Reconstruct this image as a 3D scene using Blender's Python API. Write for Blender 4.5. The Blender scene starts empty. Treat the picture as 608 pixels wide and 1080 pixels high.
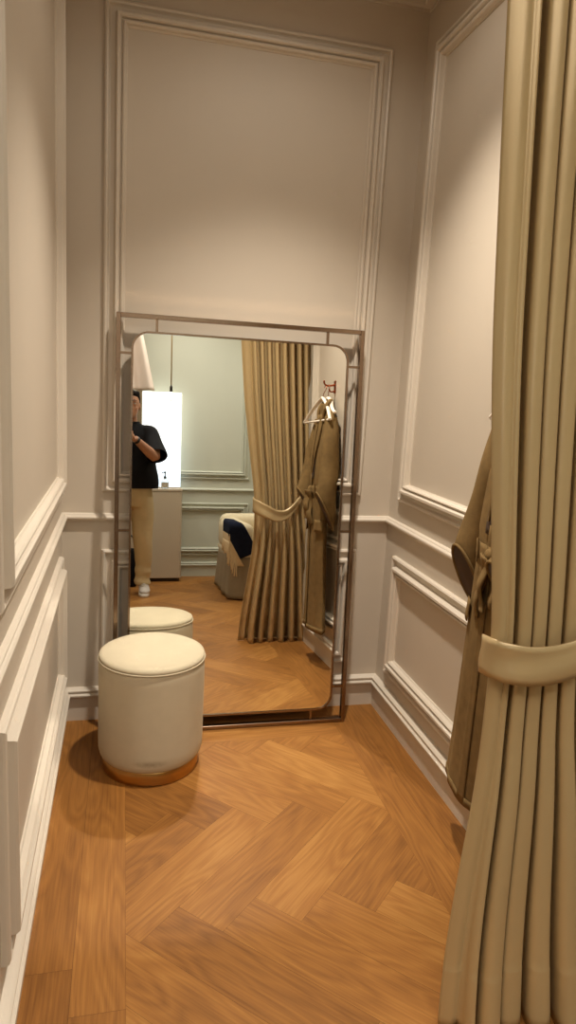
import bpy, bmesh, math, random
from mathutils import Vector, Matrix
random.seed(7)
S = bpy.context.scene
COL = S.collection
PI = math.pi

# ------------------------------------------------------------------ helpers
def lin(c):
    return tuple(((v/255)/12.92 if v/255 <= .04045 else ((v/255+.055)/1.055)**2.4) for v in c)+(1.0,)

def newmat(name):
    m = bpy.data.materials.new(name); m.use_nodes = True
    nt = m.node_tree; b = nt.nodes['Principled BSDF']
    return m, nt, b

def N(nt, typ, **kw):
    n = nt.nodes.new(typ)
    for k, v in kw.items():
        if k.startswith('i_'): n.inputs[k[2:].replace('_', ' ')].default_value = v
        else: setattr(n, k, v)
    return n

def mat(name, rgb, rough=.5, metal=0., noise=0., nscale=8., bump=0., bscale=200., sheen=0., spec=.5, emit=None, estr=0., coat=0., stretch=(1,1,1)):
    m, nt, b = newmat(name)
    c = lin(rgb)
    b.inputs['Roughness'].default_value = rough
    b.inputs['Metallic'].default_value = metal
    b.inputs['Specular IOR Level'].default_value = spec
    if sheen:
        b.inputs['Sheen Weight'].default_value = sheen
        b.inputs['Sheen Roughness'].default_value = .4
        b.inputs['Sheen Tint'].default_value = c
    if coat: b.inputs['Coat Weight'].default_value = coat
    tc = N(nt, 'ShaderNodeTexCoord'); mp = N(nt, 'ShaderNodeMapping'); mp.inputs['Scale'].default_value = stretch
    nt.links.new(tc.outputs['Object'], mp.inputs['Vector'])
    nz = N(nt, 'ShaderNodeTexNoise', i_Scale=nscale, i_Detail=4.)
    nt.links.new(mp.outputs[0], nz.inputs['Vector'])
    rp = N(nt, 'ShaderNodeValToRGB')
    rp.color_ramp.elements[0].position = .25; rp.color_ramp.elements[1].position = .75
    rp.color_ramp.elements[0].color = tuple(v*(1-noise) for v in c[:3])+(1,)
    rp.color_ramp.elements[1].color = tuple(min(1, v*(1+noise)) for v in c[:3])+(1,)
    nt.links.new(nz.outputs['Fac'], rp.inputs['Fac'])
    nt.links.new(rp.outputs['Color'], b.inputs['Base Color'])
    if bump:
        n2 = N(nt, 'ShaderNodeTexNoise', i_Scale=bscale, i_Detail=3.)
        nt.links.new(mp.outputs[0], n2.inputs['Vector'])
        bp = N(nt, 'ShaderNodeBump', i_Strength=bump, i_Distance=.002)
        nt.links.new(n2.outputs['Fac'], bp.inputs['Height']); nt.links.new(bp.outputs['Normal'], b.inputs['Normal'])
    if emit:
        b.inputs['Emission Color'].default_value = lin(emit); b.inputs['Emission Strength'].default_value = estr
    return m

def obj(name, bm, m, parent=None, smooth=False, kind=None):
    me = bpy.data.meshes.new(name)
    bmesh.ops.recalc_face_normals(bm, faces=bm.faces)
    if smooth:
        for f in bm.faces: f.smooth = True
    bm.to_mesh(me); bm.free()
    for mm in (m if isinstance(m, (list, tuple)) else [m]): me.materials.append(mm)
    o = bpy.data.objects.new(name, me); COL.objects.link(o)
    if parent: o.parent = parent
    if kind: o['kind'] = kind
    return o

def tag(o, label=None, cat=None, group=None, kind=None):
    if label: o['label'] = label
    if cat: o['category'] = cat
    if group: o['group'] = group
    if kind: o['kind'] = kind
    return o

def empty(name, loc=(0, 0, 0), rot=(0, 0, 0)):
    e = bpy.data.objects.new(name, None); COL.objects.link(e)
    e.location = loc; e.rotation_euler = rot; e.empty_display_size = .05
    return e

def box(bm, x0, x1, y0, y1, z0, z1, bev=0., seg=2):
    vs = [bm.verts.new((x, y, z)) for x in (x0, x1) for y in (y0, y1) for z in (z0, z1)]
    fs = [bm.faces.new([vs[i] for i in q]) for q in ((0,1,3,2),(4,6,7,5),(0,4,5,1),(2,3,7,6),(0,2,6,4),(1,5,7,3))]
    if bev:
        es = list({e for f in fs for e in f.edges})
        bmesh.ops.bevel(bm, geom=es, offset=bev, segments=seg, affect='EDGES', profile=.5)
    return fs

def smoothpath(pts, n=6):
    pts = [Vector(p) for p in pts]
    if len(pts) < 3: return pts
    out = []
    for i in range(len(pts)-1):
        p0 = pts[max(i-1, 0)]; p1 = pts[i]; p2 = pts[i+1]; p3 = pts[min(i+2, len(pts)-1)]
        for k in range(n):
            t = k/n
            out.append(.5*((2*p1)+(p2-p0)*t+(2*p0-5*p1+4*p2-p3)*t*t+(3*p1-p0-3*p2+p3)*t**3))
    out.append(pts[-1]); return out

def tube(bm, pts, rad, seg=10, smooth=0, cap=True, flat=None):
    """round tube along pts; rad a number or a list (one per given point)"""
    P = [Vector(p) for p in pts]
    R = list(rad) if isinstance(rad, (list, tuple)) else [rad]*len(P)
    if smooth:
        RR = smoothpath([(r, 0, 0) for r in R], smooth); P = smoothpath(P, smooth); R = [v.x for v in RR]
    rings = []
    up = None
    for i, p in enumerate(P):
        t = (P[min(i+1, len(P)-1)]-P[max(i-1, 0)]).normalized()
        if up is None:
            up = Vector((0, 0, 1)) if abs(t.z) < .9 else Vector((1, 0, 0))
        a = t.cross(up)
        if a.length < 1e-5: a = t.cross(Vector((0, 1, 0)))
        a.normalize(); b = a.cross(t).normalized(); up = b
        fx = flat or 1.
        rings.append([bm.verts.new(p+a*R[i]*math.cos(2*PI*k/seg)+b*R[i]*fx*math.sin(2*PI*k/seg)) for k in range(seg)])
    for r0, r1 in zip(rings, rings[1:]):
        for k in range(seg):
            bm.faces.new((r0[k], r0[(k+1) % seg], r1[(k+1) % seg], r1[k]))
    if cap:
        bm.faces.new(rings[0]); bm.faces.new(rings[-1])

def loft(bm, secs, seg=32, cap=True, smooth=0):
    """secs: (centre, rx, ry[, axis_a, axis_b]) ellipses; default axes x and y"""
    Q = []
    for s in secs:
        c = Vector(s[0]); A = Vector(s[3]) if len(s) > 3 else Vector((1, 0, 0)); B = Vector(s[4]) if len(s) > 4 else Vector((0, 1, 0))
        Q.append((c, A*s[1], B*s[2]))
    if smooth:
        Cs = smoothpath([q[0] for q in Q], smooth); As = smoothpath([q[1] for q in Q], smooth); Bs = smoothpath([q[2] for q in Q], smooth)
        Q = list(zip(Cs, As, Bs))
    rings = [[bm.verts.new(c+A*math.cos(2*PI*k/seg)+B*math.sin(2*PI*k/seg)) for k in range(seg)] for c, A, B in Q]
    for r0, r1 in zip(rings, rings[1:]):
        for k in range(seg):
            bm.faces.new((r0[k], r0[(k+1) % seg], r1[(k+1) % seg], r1[k]))
    if cap:
        bm.faces.new(rings[0]); bm.faces.new(rings[-1])

def lathe(bm, prof, seg=64, c=(0, 0, 0), cap=True):
    cx, cy, cz = c
    rings = []
    for r, z in prof:
        rings.append([bm.verts.new((cx+r*math.cos(2*PI*k/seg), cy+r*math.sin(2*PI*k/seg), cz+z)) for k in range(seg)])
    for r0, r1 in zip(rings, rings[1:]):
        for k in range(seg): bm.faces.new((r0[k], r0[(k+1) % seg], r1[(k+1) % seg], r1[k]))
    if cap: bm.faces.new(rings[0]); bm.faces.new(rings[-1])

def ball(bm, c, r, seg=16, scale=(1, 1, 1), rot=None):
    M = Matrix.Translation(Vector(c)) @ (rot.to_4x4() if rot else Matrix()) @ Matrix.Diagonal((*[r*s for s in scale], 1))
    bmesh.ops.create_uvsphere(bm, u_segments=seg, v_segments=max(6, seg//2), radius=1, matrix=M)

def remeshed(bm, vox, smooth_iter=4, factor=.5):
    """one continuous skin around everything in bm; returns a new bmesh"""
    me = bpy.data.meshes.new('tmp'); bmesh.ops.recalc_face_normals(bm, faces=bm.faces); bm.to_mesh(me); bm.free()
    o = bpy.data.objects.new('tmp', me); COL.objects.link(o)
    md = o.modifiers.new('r', 'REMESH'); md.mode = 'VOXEL'; md.voxel_size = vox; md.adaptivity = 0
    if smooth_iter:
        sm = o.modifiers.new('s', 'SMOOTH'); sm.iterations = smooth_iter; sm.factor = factor
    dg = bpy.context.evaluated_depsgraph_get()
    ev = o.evaluated_get(dg); m2 = ev.to_mesh()
    out = bmesh.new(); out.from_mesh(m2); ev.to_mesh_clear()
    bpy.data.objects.remove(o); bpy.data.meshes.remove(me)
    return out

def sheet(bm, grid, thick=0.):
    """grid[i][j] of points -> quads, thickened along its normal"""
    V = [[bm.verts.new(p) for p in row] for row in grid]
    fs = []
    for a, b in zip(V, V[1:]):
        for j in range(len(a)-1): fs.append(bm.faces.new((a[j], a[j+1], b[j+1], b[j])))
    if thick:
        bmesh.ops.recalc_face_normals(bm, faces=fs)
        bmesh.ops.solidify(bm, geom=fs, thickness=thick)
    return fs

# ------------------------------------------------------------------ sizes
W = 1.4487            # alcove width (x), back wall at y = 0
YO = -1.72            # mouth of the alcove
YF = -4.45            # far wall of the shop behind the camera
XL, XR = -1.3, 2.9    # shop side walls
ZC = 3.10             # ceiling
TH = math.radians(3.55)   # lean of the mirror

# ------------------------------------------------------------------ materials
PAINT = (195, 184, 168)
m_wall = mat('wall_paint', PAINT, rough=.55, noise=.015, nscale=3, bump=.04, bscale=180)
m_trim = mat('trim_paint', (206, 196, 181), rough=.42, noise=.01)
m_ceil = mat('ceiling_paint', (200, 186, 170), rough=.7)
m_shopwall = mat('shop_wall_paint', (192, 194, 178), rough=.55, noise=.015, nscale=3)
m_brass = mat('brushed_brass', (192, 152, 92), rough=.28, metal=1., noise=.06, nscale=30, stretch=(1, 1, 14))
m_bronze = mat('bronze_metal', (146, 126, 108), rough=.24, metal=1., noise=.05, nscale=10)
m_copper = mat('copper_metal', (150, 80, 52), rough=.3, metal=1.)
m_velvet = mat('cream_velvet', (192, 181, 156), rough=.85, noise=.03, nscale=20, bump=.08, bscale=500, sheen=.25, spec=.2)
m_silk = mat('gold_satin', (185, 161, 118), rough=.33, noise=.04, nscale=6, bump=.05, bscale=600, spec=.8, metal=.25, stretch=(1, 1, .3))
m_coat = mat('brown_suede', (118, 95, 60), rough=.9, noise=.2, nscale=26, bump=.35, bscale=240, sheen=.25, spec=.15)
m_coatdark = mat('brown_lining', (66, 48, 34), rough=.7, noise=.1, nscale=30)
m_white = mat('white_hanger_wood', (236, 226, 212), rough=.4, noise=.01)
m_black = mat('black_cotton', (20, 19, 21), rough=.9, noise=.1, nscale=15, bump=.2, bscale=300, spec=.2)
m_khaki = mat('khaki_cotton', (202, 182, 142), rough=.85, noise=.06, nscale=14, bump=.2, bscale=300, spec=.2)
m_skin = mat('skin', (178, 130, 100), rough=.55, noise=.05, nscale=20)
m_hair = mat('dark_hair', (22, 16, 13), rough=.85, spec=.1, noise=.3, nscale=60)
m_eye = mat('eye_white', (225, 220, 212), rough=.25)
m_iris = mat('dark_iris', (32, 20, 14), rough=.2)
m_lip = mat('lip', (160, 88, 76), rough=.5)
m_shoe = mat('grey_mesh_shoe', (188, 180, 172), rough=.8, noise=.12, nscale=40, bump=.3, bscale=200)
m_sole = mat('white_rubber', (226, 222, 214), rough=.6)
m_rubber = mat('black_rubber', (22, 22, 24), rough=.5)
m_phone = mat('phone_shell', (28, 28, 32), rough=.25, coat=.5)
m_counter = mat('counter_lacquer', (188, 174, 152), rough=.5, noise=.01)
m_plinth = mat('dark_plinth', (70, 56, 42), rough=.7)
m_cream = mat('cream_linen', (214, 200, 168), rough=.85, noise=.03, nscale=20, bump=.15, bscale=300)
m_skirt = mat('taupe_upholstery', (140, 124, 98), rough=.8, noise=.06, nscale=20, bump=.2, bscale=300, sheen=.2)
m_navy = mat('navy_wool', (26, 30, 46), rough=.95, noise=.15, nscale=40, bump=.3, bscale=300, spec=.1)
m_fringe = mat('cream_wool_fringe', (206, 182, 142), rough=.95, noise=.08, nscale=50)
m_pale = mat('pale_drape', (222, 206, 192), rough=.7, noise=.05, nscale=5)
m_cord = mat('pale_cord', (196, 172, 130), rough=.5)
m_socket = mat('dark_socket', (40, 32, 26), rough=.4, metal=.5)
m_label = mat('bottle_label', (176, 166, 148), rough=.6)
m_base = mat('floor_joint', (58, 34, 18), rough=.9)

def glassy(name, rgb, emit=0.):
    m, nt, b = newmat(name)
    b.inputs['Base Color'].default_value = lin(rgb); b.inputs['Roughness'].default_value = .05
    b.inputs['Transmission Weight'].default_value = .9; b.inputs['IOR'].default_value = 1.3
    if emit: b.inputs['Emission Color'].default_value = lin((255, 240, 210)); b.inputs['Emission Strength'].default_value = emit
    return m
m_glass = glassy('clear_glass', (240, 246, 246))
m_bulb = glassy('bulb_glass', (250, 244, 230), .6)

m_mirror, nt, b = newmat('mirror_glass')
b.inputs['Base Color'].default_value = (.90, .905, .87, 1); b.inputs['Metallic'].default_value = 1.; b.inputs['Roughness'].default_value = 0.

def lightpanel():
    m, nt, b = newmat('lit_panel')
    b.inputs['Base Color'].default_value = (.8, .85, .9, 1); b.inputs['Roughness'].default_value = .3
    tc = N(nt, 'ShaderNodeTexCoord'); sp = N(nt, 'ShaderNodeSeparateXYZ'); rp = N(nt, 'ShaderNodeValToRGB')
    nt.links.new(tc.outputs['Generated'], sp.inputs[0]); nt.links.new(sp.outputs['Z'], rp.inputs['Fac'])
    e = rp.color_ramp.elements
    e[0].position = 0.; e[0].color = lin((186, 208, 232)); e[1].position = .7; e[1].color = lin((255, 255, 252))
    nt.links.new(rp.outputs['Color'], b.inputs['Emission Color'])
    b.inputs['Emission Strength'].default_value = 1.6
    return m
m_lit = lightpanel()

def stool_velvet():
    """cream velvet with one faint scuff low on the front"""
    m = m_velvet.copy(); m.name = 'cream_velvet_scuffed'; nt = m.node_tree
    b = nt.nodes['Principled BSDF']; src = b.inputs['Base Color'].links[0].from_socket
    tc = N(nt, 'ShaderNodeTexCoord'); mp = N(nt, 'ShaderNodeMapping')
    mp.inputs['Location'].default_value = (.01*14, .2*6, -.098*60); mp.inputs['Rotation'].default_value = (0, 0, 0); mp.inputs['Scale'].default_value = (14, 6, 60)
    nt.links.new(tc.outputs['Object'], mp.inputs['Vector'])
    g = N(nt, 'ShaderNodeTexGradient', gradient_type='SPHERICAL'); nt.links.new(mp.outputs[0], g.inputs['Vector'])
    nz = N(nt, 'ShaderNodeTexNoise', i_Scale=60.); nt.links.new(tc.outputs['Object'], nz.inputs['Vector'])
    mu = N(nt, 'ShaderNodeMath', operation='MULTIPLY'); nt.links.new(g.outputs['Fac'], mu.inputs[0]); nt.links.new(nz.outputs['Fac'], mu.inputs[1])
    mx = N(nt, 'ShaderNodeMixRGB'); nt.links.new(mu.outputs[0], mx.inputs['Fac']); nt.links.new(src, mx.inputs['Color1'])
    mx.inputs['Color2'].default_value = lin((120, 108, 86)); nt.links.new(mx.outputs[0], b.inputs['Base Color'])
    return m
m_velvet_s = stool_velvet()

def oak():
    m, nt, b = newmat('oak_plank')
    uv = N(nt, 'ShaderNodeUVMap', uv_map='UVMap'); at = N(nt, 'ShaderNodeAttribute', attribute_name='tone')
    L = nt.links.new
    # cathedral grain: slow warped field across the plank, stretched along it
    mp = N(nt, 'ShaderNodeMapping'); mp.inputs['Scale'].default_value = (1.7, 9., 1); L(uv.outputs[0], mp.inputs['Vector'])
    n0 = N(nt, 'ShaderNodeTexNoise', i_Scale=1., i_Detail=1.5, i_Roughness=.45); L(mp.outputs[0], n0.inputs['Vector'])
    k = N(nt, 'ShaderNodeMath', operation='MULTIPLY'); k.inputs[1].default_value = 11.; L(n0.outputs['Fac'], k.inputs[0])
    fr = N(nt, 'ShaderNodeMath', operation='PINGPONG'); fr.inputs[1].default_value = .5; L(k.outputs[0], fr.inputs[0])
    mp2 = N(nt, 'ShaderNodeMapping'); mp2.inputs['Scale'].default_value = (5, 170, 1); L(uv.outputs[0], mp2.inputs['Vector'])
    n1 = N(nt, 'ShaderNodeTexNoise', i_Scale=1., i_Detail=4., i_Roughness=.6); L(mp2.outputs[0], n1.inputs['Vector'])
    mp3 = N(nt, 'ShaderNodeMapping'); mp3.inputs['Scale'].default_value = (2.2, 6, 1); L(uv.outputs[0], mp3.inputs['Vector'])
    n2 = N(nt, 'ShaderNodeTexNoise', i_Scale=1., i_Detail=2.); L(mp3.outputs[0], n2.inputs['Vector'])
    a1 = N(nt, 'ShaderNodeMath', operation='MULTIPLY'); a1.inputs[1].default_value = .26; L(fr.outputs[0], a1.inputs[0])
    a2 = N(nt, 'ShaderNodeMath', operation='MULTIPLY_ADD'); a2.inputs[1].default_value = .5; L(n1.outputs['Fac'], a2.inputs[0]); L(a1.outputs[0], a2.inputs[2])
    a3 = N(nt, 'ShaderNodeMath', operation='MULTIPLY_ADD'); a3.inputs[1].default_value = .4; L(n2.outputs['Fac'], a3.inputs[0]); L(a2.outputs[0], a3.inputs[2])
    a4 = N(nt, 'ShaderNodeMath', operation='ADD'); L(a3.outputs[0], a4.inputs[0]); L(at.outputs['Fac'], a4.inputs[1])
    rp = N(nt, 'ShaderNodeValToRGB'); L(a4.outputs[0], rp.inputs['Fac'])
    e = rp.color_ramp.elements
    e[0].position = .15; e[0].color = lin((98, 60, 26)); e[1].position = 1.0; e[1].color = lin((188, 140, 76))
    x = e.new(.55); x.color = lin((147, 99, 47))
    L(rp.outputs['Color'], b.inputs['Base Color'])
    b.inputs['Roughness'].default_value = .45; b.inputs['Specular IOR Level'].default_value = .22
    bp = N(nt, 'ShaderNodeBump', i_Strength=.12, i_Distance=.001); L(n1.outputs['Fac'], bp.inputs['Height']); L(bp.outputs['Normal'], b.inputs['Normal'])
    return m
m_oak = oak()

# ------------------------------------------------------------------ floor: herringbone with straight border boards
def clip(poly, x0, x1, y0, y1):
    def cut(P, f):
        out = []
        for i, a in enumerate(P):
            c = P[(i+1) % len(P)]; da, dc = f(a), f(c)
            if da >= 0: out.append(a)
            if (da >= 0) != (dc >= 0):
                t = da/(da-dc); out.append(tuple(a[k]+(c[k]-a[k])*t for k in range(4)))
        return out
    for f in (lambda p: p[0]-x0, lambda p: x1-p[0], lambda p: p[1]-y0, lambda p: y1-p[1]):
        poly = cut(poly, f)
        if len(poly) < 3: return []
    return poly

def build_floor():
    bm = bmesh.new(); uvl = bm.loops.layers.uv.new('UVMap'); tl = bm.faces.layers.float.new('tone')
    tones = []
    def add(poly, tone):
        if len(poly) < 3: return
        ar = abs(sum(poly[i][0]*poly[(i+1) % len(poly)][1]-poly[(i+1) % len(poly)][0]*poly[i][1] for i in range(len(poly))))/2
        if ar < 2e-5: return
        f = bm.faces.new([bm.verts.new((p[0], p[1], 0)) for p in poly])
        f[tl] = tone
        for l, p in zip(f.loops, poly): l[uvl].uv = (p[2], p[3])
    g = .00035
    def plank(corners, L, w, rects, tone=None):
        ou, ov = random.uniform(0, 50), random.uniform(0, 50)
        if tone is None: tone = random.choice((-.12, -.08, -.04, 0, .02, .05, .10))+random.uniform(-.04, .04)
        P = [(c[0], c[1], ou+q[0], ov+q[1]) for c, q in zip(corners, ((0, 0), (L, 0), (L, w), (0, w)))]
        for r in rects: add(clip(P, *r), tone)
    fx0, fx1, fy = .2675, 1.195, -.285
    field = [(fx0, fx1, YO, fy), (XL, XR, YF, YO)]
    w = .159; n = 4; L = w*n; q = 1/math.sqrt(2)
    ox, oy = .867, -1.19
    def xy(u, v): return (ox+(u+v)*q, oy+(u-v)*q)
    rng = 34
    for i in range(-rng, rng):
        for j in range(-rng, rng):
            d = (i-j) % (2*n)
            if d == 0:
                a, c, e, f = i*w, i*w+L, j*w, (j+1)*w
                if not (XL-1 < xy((a+c)/2, e)[0] < XR+1 and YF-1 < xy((a+c)/2, e)[1] < .5): continue
                plank([xy(a+g, e+g), xy(c-g, e+g), xy(c-g, f-g), xy(a+g, f-g)], L, w, field)
            elif d == 2*n-1:
                a, c, e, f = i*w, (i+1)*w, j*w, j*w+L
                if not (XL-1 < xy(a, (e+f)/2)[0] < XR+1 and YF-1 < xy(a, (e+f)/2)[1] < .5): continue
                plank([xy(a+g, e+g), xy(a+g, f-g), xy(c-g, f-g), xy(c-g, e+g)], L, w, field)
    # border boards
    def board(x0, x1, y0, y1, along, tone):
        x0 += g; x1 -= g; y0 += g; y1 -= g
        c = [(x0, y0), (x0, y1), (x1, y1), (x1, y0)] if along == 'y' else [(x0, y0), (x1, y0), (x1, y1), (x0, y1)]
        plank(c, (y1-y0) if along == 'y' else (x1-x0), (x1-x0) if along == 'y' else (y1-y0), [(-1, 9, -9, 1)], tone)
    board(0, .134, -1.36, 0, 'y', -.06); board(.134, fx0, -1.5, 0, 'y', -.03); board(0, .134, YO, -1.36, 'y', -.14); board(.134, fx0, YO, -1.5, 'y', -.1)
    board(fx0, fx1, -.145, 0, 'x', -.06); board(fx0, fx1, fy, -.145, 'x', -.01)
    board(fx1, 1.322, YO, 0, 'y', -.05); board(1.322, W, YO, 0, 'y', -.09)
    # dark bed showing in the joints
    vs = [bm.verts.new(p) for p in ((XL, YF, -.0015), (XR, YF, -.0015), (XR, 0, -.0015), (XL, 0, -.0015))]
    f = bm.faces.new(vs); f.material_index = 1
    o = obj('floor', bm, [m_oak, m_base], kind='structure')
    return o
build_floor()

# ------------------------------------------------------------------ walls
T = .12
def wallbox(name, x0, x1, y0, y1, z0=0., z1=ZC, m=m_wall):
    bm = bmesh.new(); box(bm, x0, x1, y0, y1, z0, z1)
    return obj(name, bm, m, kind='structure')
wallbox('wall_back', -T, W+T, 0, T)
wallbox('wall_left', -T, 0, YO, 0)
wallbox('wall_right', W, W+T, YO, 0)
wallbox('wall_front_left', XL, -T, YO, YO+T, m=m_wall)
wallbox('wall_front_right', W+T, XR, YO, YO+T, m=m_wall)
wallbox('wall_far', XL-T, XR+T, YF-T, YF, m=m_shopwall)
wallbox('wall_side_left', XL-T, XL, YF, YO+T, m=m_shopwall)
wallbox('wall_side_right', XR, XR+T, YF, YO+T, m=m_shopwall)
bm = bmesh.new(); box(bm, XL-T, XR+T, YF-T, T, ZC, ZC+.1); obj('ceiling', bm, m_ceil, kind='structure')

MAP = {
    'back': lambda a, b, h: (a, -h, b),
    'left': lambda a, b, h: (h, a, b),
    'right': lambda a, b, h: (W-h, a, b),
    'far': lambda a, b, h: (a, YF+h, b),
}
BOL = [(0, 0), (0, .012), (.003, .017), (.009, .020), (.015, .017), (.018, .009), (.022, .004), (.038, .004), (.041, .012),
       (.043, .028), (.047, .034), (.056, .034), (.060, .028), (.062, .014), (.066, .014), (.068, .025), (.073, .027), (.078, .022),
       (.080, .008), (.085, .004), (.085, 0)]
tn = [0]
def trimname():
    tn[0] += 1; return 'trim_%d' % tn[0]
def panel(wall, a0, a1, b0, b1, m=m_trim):
    f = MAP[wall]; bm = bmesh.new(); R = []
    for w_, h in BOL:
        R.append([bm.verts.new(f(*p, h)) for p in ((a0+w_, b0+w_), (a1-w_, b0+w_), (a1-w_, b1-w_), (a0+w_, b1-w_))])
    for r0, r1 in zip(R, R[1:]):
        for k in range(4): bm.faces.new((r0[k], r0[(k+1) % 4], r1[(k+1) % 4], r1[k]))
    return obj(trimname(), bm, m, kind='structure')
def strip(name, wall, a0, a1, prof, mit=(1, 1), m=m_trim):
    """prof: (z, h); mit = +1 inner-corner mitre, 0 square end, at each end"""
    f = MAP[wall]; bm = bmesh.new()
    A = [bm.verts.new(f(a0+mit[0]*h, z, h)) for z, h in prof]; B = [bm.verts.new(f(a1-mit[1]*h, z, h)) for z, h in prof]
    for k in range(len(prof)-1): bm.faces.new((A[k], A[k+1], B[k+1], B[k]))
    bm.faces.new(A); bm.faces.new(B)
    return obj(name, bm, m, kind='structure')
RAIL = [(.892, 0), (.893, .008), (.898, .012), (.902, .020), (.907, .024), (.913, .024), (.917, .020), (.920, .015), (.923, .014), (.926, .010), (.928, 0)]
BASE = [(0, 0), (0, .018), (.110, .018), (.112, .030), (.116, .034), (.122, .034), (.126, .028), (.128, .021), (.132, .021), (.135, .026), (.140, .026), (.144, .020), (.148, .010), (.150, 0)]
CORN = [(3.028, 0), (3.028, .004), (3.040, .004), (3.040, .020), (3.033, .020), (3.033, .040), (ZC, .040), (ZC, 0)]
for wname, a0, a1, mit in (('back', 0, W, (1, 1)), ('left', YO, 0, (0, 1)), ('right', YO, 0, (0, 1))):
    strip('baseboard_'+wname, wname, a0, a1, BASE, mit)
    strip(trimname(), wname, a0, a1, RAIL, mit)
    strip(trimname(), wname, a0, a1, CORN, mit)
strip('baseboard_far', 'far', XL, XR, BASE, (0, 0), m_shopwall)
strip(trimname(), 'far', XL, XR, RAIL, (0, 0), m_shopwall)
panel('back', .1605, 1.2996, 1.0214, 2.868)
panel('back', .1605, 1.2996, .218, .771)
for wl in ('left', 'right'):
    panel(wl, -1.56, -.125, 1.0214, 2.868); panel(wl, -1.56, -.125, .218, .771)
panel('far', -.6, 1.55, 1.0214, 2.868, m_shopwall); panel('far', -.6, 1.55, .218, .771, m_shopwall)
panel('far', 1.68, 2.8, 1.0214, 2.868, m_shopwall); panel('far', 1.68, 2.8, .218, .771, m_shopwall)

# ------------------------------------------------------------------ leaning mirror (local: x along, z up the glass, -y towards the room)
mir = empty('floor_mirror', (0, -.170, .0015), (-TH, 0, 0))
tag(mir, 'tall rounded mirror in a bronze bar frame leaning on the back wall', 'mirror')
FX0, FX1, FH = .213, 1.244, 1.747
FD0, FD1 = -.009, .018      # front and back of the frame bars (y)
bm = bmesh.new(); t = .017
box(bm, FX0, FX0+t, FD0, FD1, 0, FH, .0012, 1); box(bm, FX1-t, FX1, FD0, FD1, 0, FH, .0012, 1)
box(bm, FX0+t, FX1-t, FD0, FD1, 0, t, .0012, 1); box(bm, FX0+t, FX1-t, FD0, FD1, FH-t, FH, .0012, 1)
obj('outer_frame', bm, m_bronze, mir)
GX0, GX1, GZ0, GZ1, GR = .280, 1.172, .068, 1.673, .062
def rrect(x0, x1, z0, z1, r, n=10):
    P = []
    for cx, cz, a in ((x1-r, z1-r, 0), (x0+r, z1-r, 90), (x0+r, z0+r, 180), (x1-r, z0+r, 270)):
        for k in range(n+1):
            th = math.radians(a+90*k/n); P.append((cx+r*math.cos(th), cz+r*math.sin(th)))
    return P
bm = bmesh.new()
bm.faces.new([bm.verts.new((x, 0, z)) for x, z in rrect(GX0, GX1, GZ0, GZ1, GR)])
gl = obj('mirror_glass', bm, m_mirror, mir)
bm = bmesh.new()
A = rrect(GX0-.008, GX1+.008, GZ0-.008, GZ1+.008, GR+.008)
Bq = rrect(GX0, GX1, GZ0, GZ1, GR)
rings = [[bm.verts.new((x, y, z)) for x, z in P] for P, y in ((Bq, .001), (Bq, -.005), (A, -.005), (A, .014))]
for r0, r1 in zip(rings, rings[1:]):
    for k in range(len(A)): bm.faces.new((r0[k], r0[(k+1) % len(A)], r1[(k+1) % len(A)], r1[k]))
obj('inner_rim', bm, m_bronze, mir)
bm = bmesh.new()
f = bm.faces.new([bm.verts.new((x, .002, z)) for x, z in rrect(GX0-.006, GX1+.006, GZ0-.006, GZ1+.006, GR)])
bmesh.ops.solidify(bm, geom=[f], thickness=.012)
obj('backing_board', bm, m_plinth, mir)
def bracket(x0, x1, z0, z1):
    bm = bmesh.new(); box(bm, x0, x1, -.003, .009, z0, z1); obj('bracket', bm, m_bronze, mir)
h = .005
for x in (.371, 1.083):
    bracket(x-h, x+h, GZ1+.008, FH-t); bracket(x-h, x+h, t, GZ0-.008)
for z in (1.592, .878, .168):
    bracket(FX0+t, GX0-.008, z-h, z+h); bracket(GX1+.008, FX1-t, z-h, z+h)

# ------------------------------------------------------------------ stool
st = empty('pouf_stool', (.365, -.388, .001))
tag(st, 'round cream velvet pouf stool with brass base in front of the mirror', 'stool')
bm = bmesh.new(); lathe(bm, [(.0, 0), (.186, 0), (.187, .003), (.187, .052), (.184, .055), (0, .055)], 96, cap=False)
bmesh.ops.remove_doubles(bm, verts=bm.verts, dist=1e-5); obj('base_band', bm, m_brass, st, True)
bm = bmesh.new()
lathe(bm, [(0, .047), (.165, .047), (.185, .052), (.196, .064), (.2015, .085), (.202, .12), (.202, .40), (.2015, .435), (.199, .443), (.15, .443), (0, .443)], 96, cap=False)
bmesh.ops.remove_doubles(bm, verts=bm.verts, dist=1e-5); obj('body', bm, m_velvet_s, st, True)
bm = bmesh.new()
lathe(bm, [(.19, .443), (.199, .446), (.2015, .452), (.199, .460), (.188, .466), (.16, .470), (.10, .474), (.05, .4755), (0, .476)], 96, cap=False)
bmesh.ops.remove_doubles(bm, verts=bm.verts, dist=1e-5); obj('seat_pad', bm, m_velvet, st, True)
bm = bmesh.new()
tube(bm, [(.2015*math.cos(2*PI*k/96), .2015*math.sin(2*PI*k/96), .4445) for k in range(97)], .0032, 8, cap=False)
obj('piping', bm, m_velvet, st, True)

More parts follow.
